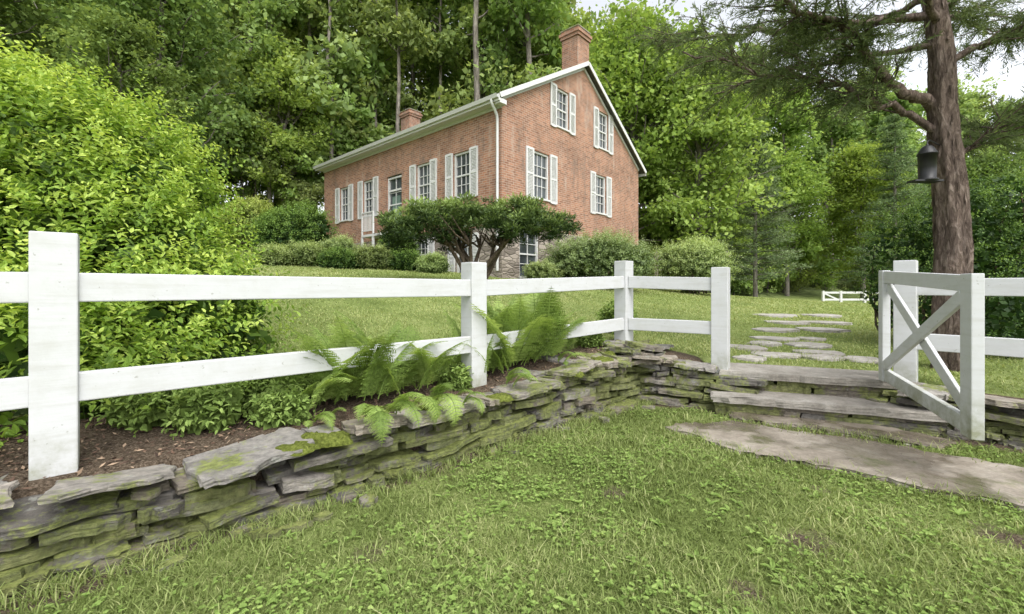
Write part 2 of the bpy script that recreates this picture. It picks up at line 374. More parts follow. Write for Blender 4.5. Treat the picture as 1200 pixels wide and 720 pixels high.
low_flags=[[(1.18,3.60),(1.40,3.72),(1.62,3.70),(1.85,3.78),(2.1,3.56),(2.3,3.42),(2.62,3.28),(2.9,3.02),(3.22,2.74),(3.5,2.55),(3.8,2.22),(4.1,2.0),(4.4,1.3),(3.5,1.5),(3.25,1.85),(3.02,2.02),(2.8,2.10),(2.55,2.36),(2.3,2.48),(2.1,2.70),(1.9,2.80),(1.68,3.02),(1.5,3.10),(1.38,3.36)],
           [(1.95,4.10),(2.2,4.0),(2.5,3.94),(2.75,3.78),(2.95,3.66),(3.15,3.42),(3.22,3.20),(2.95,3.14),(2.80,3.30),(2.62,3.40),(2.45,3.50),(2.3,3.64),(2.1,3.70),(1.92,3.86)]]
g=Geo()
for i,p in enumerate(low_flags):
    slab(g,p,-1.15+.026,.06,0,.5,.022,5,und=.003)
g.obj('flagstone_path',[M_flag])
up_st=[(3.12,5.2,.32,.22,.3),(3.6,5.15,.28,.22,.5),(3.15,5.72,.34,.24,.2),(3.9,5.75,.32,.22,-.2),(3.55,6.35,.34,.24,.1),(4.25,6.35,.34,.26,.5),(4.0,7.1,.4,.28,0),(4.8,7.1,.36,.28,.4),
       (4.7,8.0,.46,.34,.2),(5.6,8.1,.42,.34,0),(5.5,9.2,.55,.4,.1),(6.6,9.5,.55,.4,-.1),(6.4,10.8,.6,.45,.2),(7.6,11.0,.55,.45,0),(4.1,5.0,.26,.22,.1),(2.75,5.05,.30,.22,.1)]
def ell(cx,cy,a,b,r,n=7,rng=R):
    t=np.linspace(0,2*math.pi,n,endpoint=False)+rng.uniform(-.25,.25,n); q=rng.uniform(.82,1.15,n)
    x=a*np.cos(t)*q; y=b*np.sin(t)*q; return np.column_stack([cx+x*math.cos(r)-y*math.sin(r),cy+x*math.sin(r)+y*math.cos(r)])
g=Geo(); up_polys=[]
for cx,cy,a,b,r in up_st:
    cx+=R.normal(0,.08); cy+=R.normal(0,.08); q=R.uniform(.7,1.05); p=ell(cx,cy,a*q,b*q,r+R.normal(0,.5)); up_polys.append(p)
    slab(g,p,float(gz(cx,cy))+.030,.07,0,R.uniform(.5,1),.012,3,und=.006)
M_flag2=flagmat('stepping_stone_mat',(.30,.28,.25),(.40,.375,.34),(.48,.46,.42),False)
g.obj('stepping_stones',[M_flag2])

# ------------------------------------------------------------------ stone walls
def wallrun(g,a,b,nrm,rng,caps=True,two=True):
    a=np.array(a);b=np.array(b);d=unit(b-a);L=np.linalg.norm(b-a)
    def ob(t,off,ln,dp,sk=0):
        c=a+d*t+nrm*off
        xs_=np.array([-.5,-.1,.3,.5,.5,.15,-.3,-.5])*ln; ys_=np.array([-.5,-.53,-.47,-.42,.5,.45,.5,.4])*dp
        xs_=xs_+rng.normal(0,.04*ln,8); ys_=ys_+rng.normal(0,.05*dp,8)
        return c+np.outer(xs_,d)+np.outer(ys_,nrm)
    z=-1.19; course=0
    while True:
        th=rng.uniform(.022,.052); t=-.1-rng.random()*.2; any_=False
        while t<L+.1:
            ln=rng.uniform(.10,.56); c=a+d*(t+ln/2)
            top=float(upz(c[0]+nrm[0]*.3,c[1]+nrm[1]*.3))-.05
            if z+th<=top+.03:
                any_=True
                tk=th*rng.uniform(.65,1.05)
                off=.15+course*.009+rng.normal(0,.028)
                slab(g,ob(t+ln/2,off,ln*rng.uniform(.88,1.03),.34),z+th+rng.normal(0,.004),tk+.010,0,rng.beta(1.4,1.6),.010,3,
                     (rng.normal(0,.055),rng.normal(0,.055)),rng.integers(1,4),rng,.005)
            t+=ln
        z+=th; course+=1
        if not any_: break
    if caps:
        for row in range(2 if two else 1):
            t=-.05
            while t<L:
                ln=rng.uniform(.20,.62); c=a+d*(t+ln/2); dp=rng.uniform(.24,.42)
                top=float(upz(c[0]+nrm[0]*.3,c[1]+nrm[1]*.3))
                if row==1 and rng.random()<.3: t+=ln; continue
                slab(g,ob(t+ln/2,.16+row*.27+rng.normal(0,.035)-.02,ln*rng.uniform(.82,1.0),dp),top+rng.uniform(-.012,.03)-row*.010,rng.uniform(.025,.052),
                     1,rng.beta(1.6,1.6),.016,4,(rng.normal(0,.06),rng.normal(0,.06)),2,rng,.008)
                t+=ln
g=Geo(); rng=np.random.default_rng(11)
wa=P1-d1*4.5-n1*.40; wb=P3+d1*.05-n1*.40; 
wallrun(g,wa,wb,n1,rng)
wd=unit(P4-P3); wn=np.array([-wd[1],wd[0]])
wallrun(g,P3-wn*.42-wd*.10-n1*.1,P4-wn*.30+wd*-.02,wn,rng,two=False)
for k in range(34):
    t=rng.uniform(-1.1,.65); base=P3+(d1*t if t<0 else wd*t)-(n1 if t<0 else wn)*rng.uniform(.05,.42)
    slab(g,ell(base[0],base[1],rng.uniform(.12,.26),rng.uniform(.09,.16),rng.uniform(0,3),8,rng),-.58-.09*rng.random()-.25*max(0,t)-.16*max(0,-t-.2),rng.uniform(.03,.055),rng.integers(0,2),rng.beta(2,2),.01,2,(rng.normal(0,.14),rng.normal(0,.14)),2,rng,.006)
for k in range(26):
    t=rng.uniform(-.8,4.2); b_=P1+d1*t-n1*rng.uniform(.44,.6); slab(g,ell(b_[0],b_[1],rng.uniform(.03,.09),rng.uniform(.02,.05),rng.uniform(0,3),6,rng),-1.13,.03,0,rng.random(),.005,2,(rng.normal(0,.1),rng.normal(0,.1)),1,rng,.003)
def cushion(g,cx,cy,z,a,b,h,mat,rng):
    n=18;m=7; th=np.linspace(0,2*math.pi,n,endpoint=False); V=[]
    w=rng.uniform(.55,1.3,n); w=(w+np.roll(w,1))/2
    for i in range(m):
        p=i/m*math.pi/2; V.append(np.column_stack([cx+a*math.cos(p)*np.cos(th)*w,cy+b*math.cos(p)*np.sin(th)*w,np.full(n,z)+h*math.sin(p)+rng.normal(0,.004,n)]))
    V.append([[cx,cy,z+h]]); V=np.concatenate(V)
    i=np.arange(m-1)[:,None]*n;j=np.arange(n)[None];k=(j+1)%n
    base=g.n; g.add(V,np.stack([i+j,i+k,i+n+k,i+n+j],-1).reshape(-1,4),mat,.5,True)
    tri=np.stack([(m-1)*n+np.arange(n),(m-1)*n+(np.arange(n)+1)%n,np.full(n,m*n)],-1)
    g.L.append((tri+base).ravel()); g.S.append(np.arange(n)*3+g.nl); g.M.append(np.full(n,mat)); g.SM.append(np.full(n,True)); g.nl+=3*n
for t,off in [(.9,-.42),(1.0,-.36),(1.08,-.43),(1.75,-.3),(3.6,-.33),(3.85,-.25),(4.0,-.38),(4.2,-.3),(2.3,-.40),(3.3,-.38),(4.4,-.34),(3.1,-.42),(-.3,-.38)]:
    c=P1+d1*t+n1*off; cushion(g,c[0],c[1],float(upz(*(c+n1*.3)))-.02,rng.uniform(.06,.12),rng.uniform(.05,.09),rng.uniform(.03,.05),2,rng)
g.obj('stone_retaining_wall',[M_stone,M_cap,M_moss])
g=Geo(); wallrun(g,H-n3*.34+d3*.05,H+d3*4-n3*.34,n3,rng,two=False)
g.obj('stone_retaining_wall',[M_stone,M_cap,M_moss])
g=Geo()
def steprect(t0,t1,o0,o1):
    q=[A0+sdv*(t0+(t1-t0)*f)+sn*(o0+rng.normal(0,.006)) for f in np.linspace(0,1,9)]
    return q+[A0+sdv*t1+sn*o1,A0+sdv*t0+sn*o1]
def stepset(pieces,o0,o1,z,th,mat,lay):
    for a_,b_ in pieces: slab(g,steprect(a_,b_,o0+rng.normal(0,.008),o1),z+rng.normal(0,.003),th,mat,rng.uniform(.3,.8),.008,3,layers=lay,rng=rng,und=.004)
stepset([(-.12,.55),(.56,LL+.12)],-.42,.12,-1.085,.08,0,4)
stepset([(-.14,.9),(.91,LL+.12)],-.41,.12,-1.04,.045,0,2)
stepset([(-.16,LL+.16)],-.45,.12,-.985,.065,1,3)
stepset([(-.05,.7),(.71,LL+.05)],-.10,.38,-.92,.075,0,4)
stepset([(-.05,.4),(.41,LL+.05)],-.09,.38,-.87,.05,0,2)
stepset([(-.08,LL+.06)],-.14,.42,-.81,.065,1,3)
g.obj('stone_steps',[M_stone,M_tread])

# ------------------------------------------------------------------ fences and gate
def v3(p,z): return np.array([p[0],p[1],z])
g=Geo(); rz1=math.atan2(d1[1],d1[0])
tops={0:.22,1:.238,2:.195,3:.285,4:.19}; bots={0:-1.0,1:-.95,2:-.9,3:-.8,4:-1.1}
PP=[P0,P1,P2,P3,P4]
def post(g,p,rz,zb,zt,h=.076):
    g.box((p[0],p[1],(zb+zt)/2),(h,h,(zt-zb)/2),rz)
for i,p in enumerate(PP): post(g,p,rz1 if i<4 else math.atan2(wd[1],wd[0]),bots[i],tops[i])
rt=[.05,.062,.055,.115,.09]; rb=[-.39,-.388,-.395,-.345,-.345]
for i in range(4):
    for zt in (rt,rb):
        dd=unit(PP[i+1]-PP[i])*.07; nn=np.array([-dd[1],dd[0]])/.07*-.035
        g.beam(v3(PP[i]+dd+nn,zt[i]-.066),v3(PP[i+1]-dd+nn,zt[i+1]-.066),.132,.042)
g.obj('wooden_fence',[M_white],bevel=.006)
g=Geo(); rz3=math.atan2(d3[1],d3[0]); HP2=H+d3*2.2
post(g,H,rz3,-1.1,.225); post(g,HP2,rz3,-1.1,.22)
for zt in (.062,-.40):
    nn=n3*-.03; g.beam(v3(H+d3*.07+nn,zt-.066),v3(HP2-d3*.07+nn,zt-.066),.14,.042)
g.obj('wooden_fence',[M_white],bevel=.006)
G0=np.array([3.16,3.78]); G1=np.array([2.67,2.585]); gd=unit(G1-G0); gn=np.array([-gd[1],gd[0]]); g=Geo()
zt0,zt1,zb0,zb1=.135,.075,-.80,-.875
rzg=math.atan2(gd[1],gd[0])
g.box((*G0,(zt0+zb0)/2),(.045,.028,(zt0-zb0)/2),rzg); g.box((*G1,(zt1+zb1)/2),(.06,.03,(zt1-zb1)/2),rzg)
a=G0+gd*.045; b=G1-gd*.06
g.beam(v3(a,zt0-.055),v3(b,zt1-.055),.10,.04); g.beam(v3(a,zb0+.06),v3(b,zb1+.06),.10,.04)
a=G0+gd*.05; b=G1-gd*.06
g.beam(v3(a+gn*.012,zt0-.13),v3(b+gn*.012,zb1+.13),.085,.024)
g.beam(v3(a-gn*.014,zb0+.13),v3(b-gn*.014,zt1-.13),.085,.024)
for z in (.03,-.66):
    g.box((*(G0-gd*.0+gn*.035),z),(.04,.006,.025),rzg,mat=1); g.beam(v3(G0,z),v3(H-d3*.05,z),.03,.012,mat=1)
g.obj('wooden_gate',[M_white,M_black],bevel=.005)
g=Geo()
fx=np.array([17.8,25.5]); fd=unit(np.array([1,.1]))
for t in (0,1.1,2.6,4.2): post(g,fx+fd*t,0,-1.2,-.25,.06)
for z in (-.35,-.75): g.beam(v3(fx,z),v3(fx+fd*4.2,z),.11,.04)
g.beam(v3(fx+fd*.1,-.4),v3(fx+fd*1,-.78),.08,.03)
g.obj('wooden_fence',[M_trim])
g=Geo()
for t in np.arange(0,3.3,.16): g.box((6.6+t,20.2,.80),(.03,.02,.70))
for z in (.4,1.4): g.beam((6.5,20.24,z),(9.9,20.24,z),.09,.03)
for t in (0,1.6,3.2): g.box((6.55+t,20.3,.8),(.06,.06,.8))
g.obj('picket_fence',[M_wood])

# ------------------------------------------------------------------ house
W=9.36; Lh=12.1; ZF=6.0; ZR=5.55; ZA=8.65; xm=W/2; SB=1.95
house=empty('brick_house',(-.32,14,0),math.radians(48))
def roofz(x): return ZF+(ZA-ZF)*x/xm if x<=xm else ZR+(ZA-ZR)*(W-x)/xm
def wallgeo(axis_,wid,topf,ops,at,outward,extra=[]):
    g=Geo(); br=sorted(set([0,wid]+extra+[o[0] for o in ops]+[o[1] for o in ops]))
    def P(u,z,dp=0):
        return (u,at-outward*dp,z) if axis_=='x' else (at-outward*dp,u,z)
    for u0,u1 in zip(br[:-1],br[1:]):
        um=(u0+u1)/2; hs=sorted([(o[2],o[3]) for o in ops if o[0]<um<o[1]])
        segs=[];z=-1.2
        for a,b in hs: segs.append((z,a));z=b
        segs.append((z,None))
        for a,b in segs:
            parts=[(a,b)]
            if a<SB and (b is None or b>SB): parts=[(a,SB),(SB,b)]
            for p,q in parts:
                t0=topf(u0) if q is None else q; t1=topf(u1) if q is None else q
                g.add([P(u0,p),P(u1,p),P(u1,t1),P(u0,t0)],[[0,1,2,3]],1 if p<SB-.001 else 0)
    for u0,u1,a,b in [o[:4] for o in ops]:
        m=1 if b<SB+.3 else 0
        for q in ([(u0,a),(u0,b)],[(u1,a),(u1,b)],[(u0,a),(u1,a)],[(u0,b),(u1,b)]):
            (ua,za),(ub,zb)=q; g.add([P(ua,za),P(ub,zb),P(ub,zb,.2),P(ua,za,.2)],[[0,1,2,3]],m)
    return g
def window(gw,gg,gs,axis_,u,z0,z1,w,sign,shut=True,cols=3):
    def bx(g,uc,zc,hu,hz,d0,d1,mat=0):
        dc=(d0+d1)/2;hd=(d1-d0)/2
        if axis_=='x': g.box((uc,dc,zc),(hu,hd,hz),mat=mat)
        else: g.box((dc,uc,zc),(hd,hu,hz),mat=mat)
    h=w/2; zc=(z0+z1)/2; hz=(z1-z0)/2
    bx(gw,u-h+.035,zc,.034,hz-.001,.05,.15); bx(gw,u+h-.035,zc,.034,hz-.001,.05,.15)
    bx(gw,u,z1-.035,h-.07,.034,.05,.15); bx(gw,u,z0+.03,h+.05,.03,-.05,.149)
    bx(gw,u,zc,h-.07,.025,.07,.12)
    for k in range(1,cols): bx(gw,u-h+.07+(w-.14)*k/cols,zc,.011,hz-.065,.085,.115)
    for f in (.28,.73): bx(gw,u,z0+.06+(z1-z0-.12)*f,h-.072,.011,.084,.114)
    bx(gg,u,zc,h-.05,hz-.05,.12,.13)
    if shut:
        sw=w*.45
        for sg in (-1,1):
            c=u+sg*(h+sw/2+.01)
            for e in (-1,1): bx(gs,c+e*(sw/2-.03),zc,.03,hz+.03,-.055,-.01)
            for zz in (z0-.01,zc,z1+.0): bx(gs,c,zz,sw/2-.06,.04,-.052,-.012)
            for zz in np.arange(z0+.06,z1-.05,.05):
                if abs(zz-zc)<.06: continue
                if axis_=='x': g_ax=[[1,0,0],[0,.6,.8],[0,-.8,.6]]; cc=(c,-.03,zz); hh=(sw/2-.06,.022,.005)
                else: g_ax=[[0,1,0],[.6,0,.8],[-.8,0,.6]]; cc=(-.03,c,zz); hh=(sw/2-.06,.022,.005)
                gs.box(cc,hh,ax=g_ax)
            bx(gs,c,zc,sw/2-.05,hz,-.018,-.008)
gw=Geo();gg=Geo();gs=Geo()
ow=.86
front=[(s-ow/2,s+ow/2,3.03,4.62) for s in (1.89,4.04,7.95,10.05)]+[(5.45,6.5,2.15,4.5)]+[(3.75,4.6,.65,1.75),(1.4,2.2,.35,1.75)]
gab=[(1.56,2.46,3.0,4.66),(5.53,6.39,2.98,4.6),(2.87,3.67,5.78,7.25),(5.75,6.55,5.68,7.25),(.85,1.87,.28,1.9)]
g=wallgeo('y',Lh,lambda u:ZF,front,0,-1); g.obj('front_wall',[M_brick,M_found],house)
g=wallgeo('x',W,roofz,gab,0,-1,[xm]); g.obj('gable_wall',[M_brick,M_found],house)
g=wallgeo('y',Lh,lambda u:ZR,[],W,1); g.obj('rear_wall',[M_brick,M_found],house)
g=wallgeo('x',W,roofz,[],Lh,1,[xm]); g.obj('far_gable_wall',[M_brick,M_found],house)
for o_ in front[:4]: window(gw,gg,gs,'y',(o_[0]+o_[1])/2,o_[2],o_[3],o_[1]-o_[0],-1)
window(gw,gg,gs,'y',4.175,.65,1.75,.85,-1,True); window(gw,gg,gs,'y',1.8,.35,1.75,.8,-1,True)
for o_ in gab[:4]: window(gw,gg,gs,'x',(o_[0]+o_[1])/2,o_[2],o_[3],o_[1]-o_[0],-1)
window(gw,gg,gs,'y',5.975,2.2,4.45,1.05,-1,False,2)
gw.box((.06,5.975,3.9),(.03,.4,.035))
g=Geo(); g.box((.105,5.975,2.95),(.01,.27,.72)); g.obj('entry_door',[M_green],house)
window(gw,gg,gs,'x',1.36,.28,1.9,1.02,-1,False,2)
gw.obj('window_frames',[M_trim],house); gg.obj('window_glass',[M_glass],house); gs.obj('shutters',[M_trim],house)
g=Geo(); oh=.32; og=.22
slf=(ZA-ZF)/xm; slr=(ZA-ZR)/xm; th=.10
def roofpl(x0,z0,x1,z1):
    V=[]
    for y in (-og,Lh+og):
        for (x,z) in ((x0,z0),(x1,z1)):
            V+= [(x,y,z+.02),(x,y,z+.02+th)]
    g.add(V,[[1,3,7,5],[0,4,6,2],[0,1,5,4],[2,6,7,3],[0,2,3,1],[4,5,7,6]],0)
roofpl(-oh,ZF-oh*slf,xm,ZA); roofpl(W+oh,ZR-oh*slr,xm,ZA)
g.obj('roof',[M_roof],house)
g=Geo()
def rake(x0,z0,x1,z1,y,h=.15):
    g.beam((x0,y,z0),(x1,y,z1),h,.03); 
for y in (-og-.018,Lh+og+.018):
    rake(-oh,ZF-oh*slf+.04,xm,ZA+.04,y); rake(W+oh,ZR-oh*slr+.04,xm,ZA+.04,y)
g.beam((-.0,-.02,ZF-.08),(xm,-.02,ZA-.1),.10,.04); g.beam((W,-.02,ZR-.08),(xm,-.02,ZA-.1),.10,.04)
g.box((-oh-.02,Lh/2,ZF-oh*slf-.02),(.02,Lh/2+og,.1)); g.box((W+oh+.02,Lh/2,ZR-oh*slr),(.02,Lh/2+og,.1))
g.box((-oh/2,Lh/2,ZF-oh*slf-.09),(oh/2-.004,Lh/2+og-.03,.012)); g.box((-.025,Lh/2,ZF-.28),(.022,Lh/2-.01,.1))
g.box((-oh/2,-og/2,ZF-oh*slf-.1),(oh/2-.01,og/2,.07))
g.obj('eave_trim',[M_trim],house)
g=Geo(); 
prof=[(-oh-.04,ZF-oh*slf+.06),(-oh-.05,ZF-oh*slf-.04),(-oh-.12,ZF-oh*slf-.05),(-oh-.16,ZF-oh*slf+.06)]
for (a,b) in zip(prof[:-1],prof[1:]):
    g.add([(a[0],-og,a[1]),(b[0],-og,b[1]),(b[0],Lh+og,b[1]),(a[0],Lh+og,a[1])],[[0,1,2,3]])
zg=ZF-oh*slf-.05
g.tube([(-oh-.1,.05,zg),(-oh-.1,.05,zg-.1),(-oh+.02,.07,zg-.2),(-.1,.12,zg-.38),(-.07,.13,zg-.5),(-.07,.13,3.5),(-.07,.13,.5)],.045,8)
g.obj('gutter_downspout',[M_trim],house)
def chimney(x0,y0,hx,hy,zt,name):
    g=Geo(); g.box((x0,y0,(7.2+zt)/2),(hx,hy,(zt-7.2)/2)); g.box((x0,y0,zt+.04),(hx+.05,hy+.05,.06)); g.box((x0,y0,zt+.16),(hx+.09,hy+.09,.06)); 
    g.box((x0,y0,zt+.27),(hx+.02,hy+.02,.05)); g.box((x0,y0,zt+.34),(hx+.05,hy+.05,.02),mat=1); g.box((x0,y0,zt+.42),(hx*.5,hy*.5,.06),mat=2)
    g.obj(name,[M_brick,M_cap,M_black],house)
chimney(xm,.38,.40,.375,9.75,'chimney'); chimney(xm,Lh-.6,.36,.42,9.5,'chimney')
g=Geo(); g.box((-.32,6.45,2.08),(.31,.98,.05))
for y in (6.55,7.4):
    g.box((-.6,y,2.58),(.03,.03,.45)); g.box((-.6,y,1.4),(.04,.04,.62))
g.box((-.6,6.98,3.02),(.04,.45,.025)); g.box((-.6,6.98,2.28),(.02,.4,.02))
for y in np.arange(6.65,7.35,.1): g.box((-.6,y,2.65),(.012,.012,.35))
g.obj('landing_railing',[M_trim],house)

# ------------------------------------------------------------------ vegetation generators
def rdir(n,rng): return unit(rng.normal(0,1,(n,3)))
def curve(a,d,L,n,rng,up=.0,wig=.12):
    P=[np.array(a,float)]; d=unit(np.array(d,float)); st=L/(n-1)
    for _ in range(n-1):
        d=unit(d+np.array([0,0,up])+rng.normal(0,wig,3)); P.append(P[-1]+d*st)
    return np.array(P)
def clump_leaves(g,cs,per,rad,ls,rng,mat,flat=.7):
    cs=np.array(cs); n=len(cs); cv=rng.uniform(0,1,n)
    off=unit(rng.normal(0,1,(n*per,3))*np.array([1,1,flat]))*rng.uniform(.15,1,(n*per,1))**.6*rad*np.array([1,1,flat])
    r=np.repeat(rng.uniform(.6,1.3,n),per)[:,None]; C=np.repeat(cs,per,0)+off*r
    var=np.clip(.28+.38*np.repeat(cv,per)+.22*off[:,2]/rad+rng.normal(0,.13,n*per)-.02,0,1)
    Nn=unit(np.array([0,0,1.])+rng.normal(0,.6,(n*per,3))+.5*unit(off)); D=rdir(n*per,rng)+.3*unit(off)-np.array([0,0,.3])
    s=ls*rng.uniform(.6,1.3,n*per); g.leaves(C,D,Nn,s,s*.7,var,mat)
def broadleaf(name,seed,Ht,tr,cb,cr,nl,leaf,mats,per=55,lean=0,rad=1.0):
    rng=np.random.default_rng(seed); g=Geo(); 
    tp=np.array([[0,0,-1.5]]+[[rng.normal(0,.12)*k*.3+lean*k*.1,rng.normal(0,.12)*k*.3,Ht*.92*k/8] for k in range(9)])
    g.tube(tp,np.concatenate([[tr*1.25],np.linspace(tr,tr*.3,9)]),9,0,.5)
    cs=[]; nb=int(nl/per/5)
    for b in range(nb):
        f=rng.uniform(0,1)**.85; z=cb+(Ht*.95-cb)*f; prof=math.sin(math.pi*min(1,.22+.72*f))**.8
        L=cr*prof*rng.uniform(.7,1.12); az=b*2.4+rng.normal(0,.4)
        p0=np.array([np.interp(z,tp[:,2],tp[:,0]),np.interp(z,tp[:,2],tp[:,1]),z])
        P=curve(p0,(math.cos(az),math.sin(az),.15+.7*f),L,7,rng,.06,.14)
        g.tube(P,np.linspace(tr*.3*(1-.5*f),.015,7),5,0,.5,False)
        for q in rng.uniform(.35,1.02,5):
            i=min(5,int(q*6)); c=P[i]+(P[i+1]-P[i])*(q*6-i)+rng.normal(0,.55,3)*np.array([1,1,.6])*min(1,cr/3)
            cs.append(c)
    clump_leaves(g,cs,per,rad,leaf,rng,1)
    return g.mesh(name,mats)
def conifer(name,seed,Ht,tr,cr,mats,cb=1.5,step=.55,per=70):
    rng=np.random.default_rng(seed); g=Geo(); g.tube([(0,0,-1),(0,0,Ht*.5),(.1,0,Ht)],[tr,tr*.6,.03],8)
    z=cb; C=[]
    while z<Ht:
        f=(z-cb)/(Ht-cb); L=cr*(1-f)**.75*rng.uniform(.8,1.1)+.2
        for b in range(rng.integers(4,7)):
            az=rng.uniform(0,6.28); P=curve((0,0,z),(math.cos(az),math.sin(az),.12),L*rng.uniform(.75,1.1),6,rng,.02,.06)
            g.tube(P,np.linspace(.04,.01,6),4,0,.5,False)
            for q in rng.uniform(.2,1,int(5+L*3)):
                i=min(4,int(q*5)); C.append(P[i]+(P[i+1]-P[i])*(q*5-i)+rng.normal(0,.16,3)*np.array([1.3,1.3,.5])*(.5+q))
        z+=step*rng.uniform(.7,1.2)
    C=np.array(C); n=len(C); k=per//3
    cc=np.repeat(C,k,0)+rng.normal(0,.17,(n*k,3))*np.array([1.2,1.2,.5]); 
    var=np.clip(.4+np.repeat(rng.normal(0,.2,n),k)+rng.normal(0,.15,n*k),0,1)
    g.leaves(cc,rdir(n*k,rng)*np.array([1,1,.5])+np.array([0,0,.25]),rdir(n*k,rng)+np.array([0,0,1]),rng.uniform(.16,.3,n*k),.05,var,1)
    return g.mesh(name,mats)
def bushmesh(name,seed,blobs,nsh,shl,leafL,mats,nlf=26,up=.35,fold=True,wr=.5,inner=True,vb=0):
    rng=np.random.default_rng(seed); g=Geo(); vol=np.array([b[3]*b[4]+b[4]*b[5] for b in blobs]); pr=vol/vol.sum()
    bi=rng.choice(len(blobs),nsh,p=pr); B=np.array(blobs)[bi]
    d=rdir(nsh,rng); d[:,2]=np.where(d[:,2]<-.5,-d[:,2],d[:,2])
    lump=1+.10*np.sin(5*d[:,0]+bi)+.10*np.sin(6*d[:,1]+2*bi)+rng.normal(0,.06,nsh)
    S=B[:,:3]+d*B[:,3:]*(lump*.82)[:,None]; G=unit(d/ B[:,3:]*B[:,3:4]+np.array([0,0,up])+rng.normal(0,.3,(nsh,3)))
    L=shl*rng.uniform(.5,1.3,nsh)
    t=(np.arange(nlf)+.5)/nlf
    P=S[:,None]+G[:,None]*(L[:,None]*t)[...,None]; P[...,2]-=(.22*L[:,None]*t**2)
    side=unit(np.cross(G,rdir(nsh,rng))); side2=np.cross(G,side); ph=(np.arange(nlf)*2.4)[None]
    sdv_=side[:,None]*np.cos(ph)[...,None]+side2[:,None]*np.sin(ph)[...,None]
    D=.5*G[:,None]+sdv_+rng.normal(0,.25,P.shape); P=P+.2*leafL*sdv_
    Nn=np.array([0,0,1.])+.35*G[:,None]+rng.normal(0,.4,P.shape)
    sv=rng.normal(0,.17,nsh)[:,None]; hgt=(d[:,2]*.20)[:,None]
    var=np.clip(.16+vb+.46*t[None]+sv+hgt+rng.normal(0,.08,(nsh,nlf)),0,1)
    ll=leafL*rng.uniform(.65,1.2,(nsh,nlf))*(1-.35*t[None])
    g.leaves(P.reshape(-1,3),D.reshape(-1,3),Nn.reshape(-1,3),ll.ravel(),(ll*wr).ravel(),var.ravel(),1,fold)
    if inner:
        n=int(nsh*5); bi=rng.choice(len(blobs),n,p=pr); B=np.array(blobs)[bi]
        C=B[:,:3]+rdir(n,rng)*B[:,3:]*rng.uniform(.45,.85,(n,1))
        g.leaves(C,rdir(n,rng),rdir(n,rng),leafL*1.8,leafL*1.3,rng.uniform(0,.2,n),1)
    for b in blobs:
        if b[5]<.7: continue
        for k in range(5):
            q=np.array(b[:3])+rdir(1,rng)[0]*np.array(b[3:])*.7; base=np.array([b[0]+rng.normal(0,.15),b[1]+rng.normal(0,.15),b[2]-b[5]])
            m_=(base+q)/2+rng.normal(0,.1,3); g.tube([base,m_,q],[.025,.018,.006],5,0)
    return g.mesh(name,mats)
def place(name,me,loc,rz=0,sc=1,parent=None):
    o=bpy.data.objects.new(name,me); x,y=loc[0],loc[1]; z=float(gz(x,y))
    o.location=(x,y,z); o.rotation_euler=(0,0,rz); o.scale=(sc,sc,sc) if isinstance(sc,(int,float)) else sc
    return link(o,parent)

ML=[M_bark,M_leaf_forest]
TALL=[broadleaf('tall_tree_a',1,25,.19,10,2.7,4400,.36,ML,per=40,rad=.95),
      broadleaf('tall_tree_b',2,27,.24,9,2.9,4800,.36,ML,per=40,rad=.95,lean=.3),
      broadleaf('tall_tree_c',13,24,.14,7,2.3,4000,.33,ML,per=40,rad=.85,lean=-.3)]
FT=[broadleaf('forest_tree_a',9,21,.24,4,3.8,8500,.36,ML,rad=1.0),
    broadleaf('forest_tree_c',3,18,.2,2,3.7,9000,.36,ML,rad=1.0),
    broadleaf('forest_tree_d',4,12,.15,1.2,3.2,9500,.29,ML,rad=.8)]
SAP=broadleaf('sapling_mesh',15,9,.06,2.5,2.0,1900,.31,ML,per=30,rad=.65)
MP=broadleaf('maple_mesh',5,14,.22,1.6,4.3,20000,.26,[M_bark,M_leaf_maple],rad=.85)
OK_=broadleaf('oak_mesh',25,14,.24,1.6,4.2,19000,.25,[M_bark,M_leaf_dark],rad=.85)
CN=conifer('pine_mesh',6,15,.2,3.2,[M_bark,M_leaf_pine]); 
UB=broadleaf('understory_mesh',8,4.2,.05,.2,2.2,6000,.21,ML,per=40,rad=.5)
forest=empty('forest'); rng=np.random.default_rng(21); placed=[]
def tryplace(x,y,md):
    for a,b in placed:
        if (a-x)**2+(b-y)**2<md*md: return False
    placed.append((x,y)); return True
cnt=0
for k in range(3000):
    x=rng.uniform(-48,52); dy=rng.uniform(0,19); y=float(edgeY(x))+.5+dy
    u=x/y
    if abs(x)>y*1.2+1: continue
    wood=(-.62<u<.12)
    if not tryplace(x,y,(2.35 if wood and dy<10 else 4.1)): continue
    if wood:
        if dy<10: me=TALL[rng.choice(3)]
        else: me=FT[rng.choice([0,1])]
    else:
        me=FT[rng.choice([2,1,1])] if dy<4 else FT[rng.choice([0,1])]
        if u>.42 and rng.random()<.2: me=CN
    s=rng.uniform(.85,1.15)*(1 if u<.85 else .85)
    place('tree',me,(x,y),rng.uniform(0,6.28),(s,s,s*rng.uniform(.95,1.1)),forest); cnt+=1
for k in range(60):
    x=rng.uniform(-24,6); y=float(edgeY(x))+rng.uniform(1,11); place('sapling',SAP,(x,y),rng.uniform(0,6.28),rng.uniform(.7,1.5),forest)
for k in range(90):
    x=rng.uniform(-38,48); y=float(edgeY(x))+rng.uniform(-.8,9)
    if -12<x<6 and y<28: continue
    place('underbrush',UB,(x,y),rng.uniform(0,6.28),rng.uniform(.5,1.1),forest)
print('FOREST',cnt)
for x,y,s,rz in [(10.6,25.5,1.0,0),(7.2,27,1.15,2),(4.0,31,1.2,4),(15,31.5,.8,1),(21,34,.75,3),(26,33,.8,5),(-13.5,26.5,.8,4)]:
    place('maple_tree',MP,(x,y),rz,s)
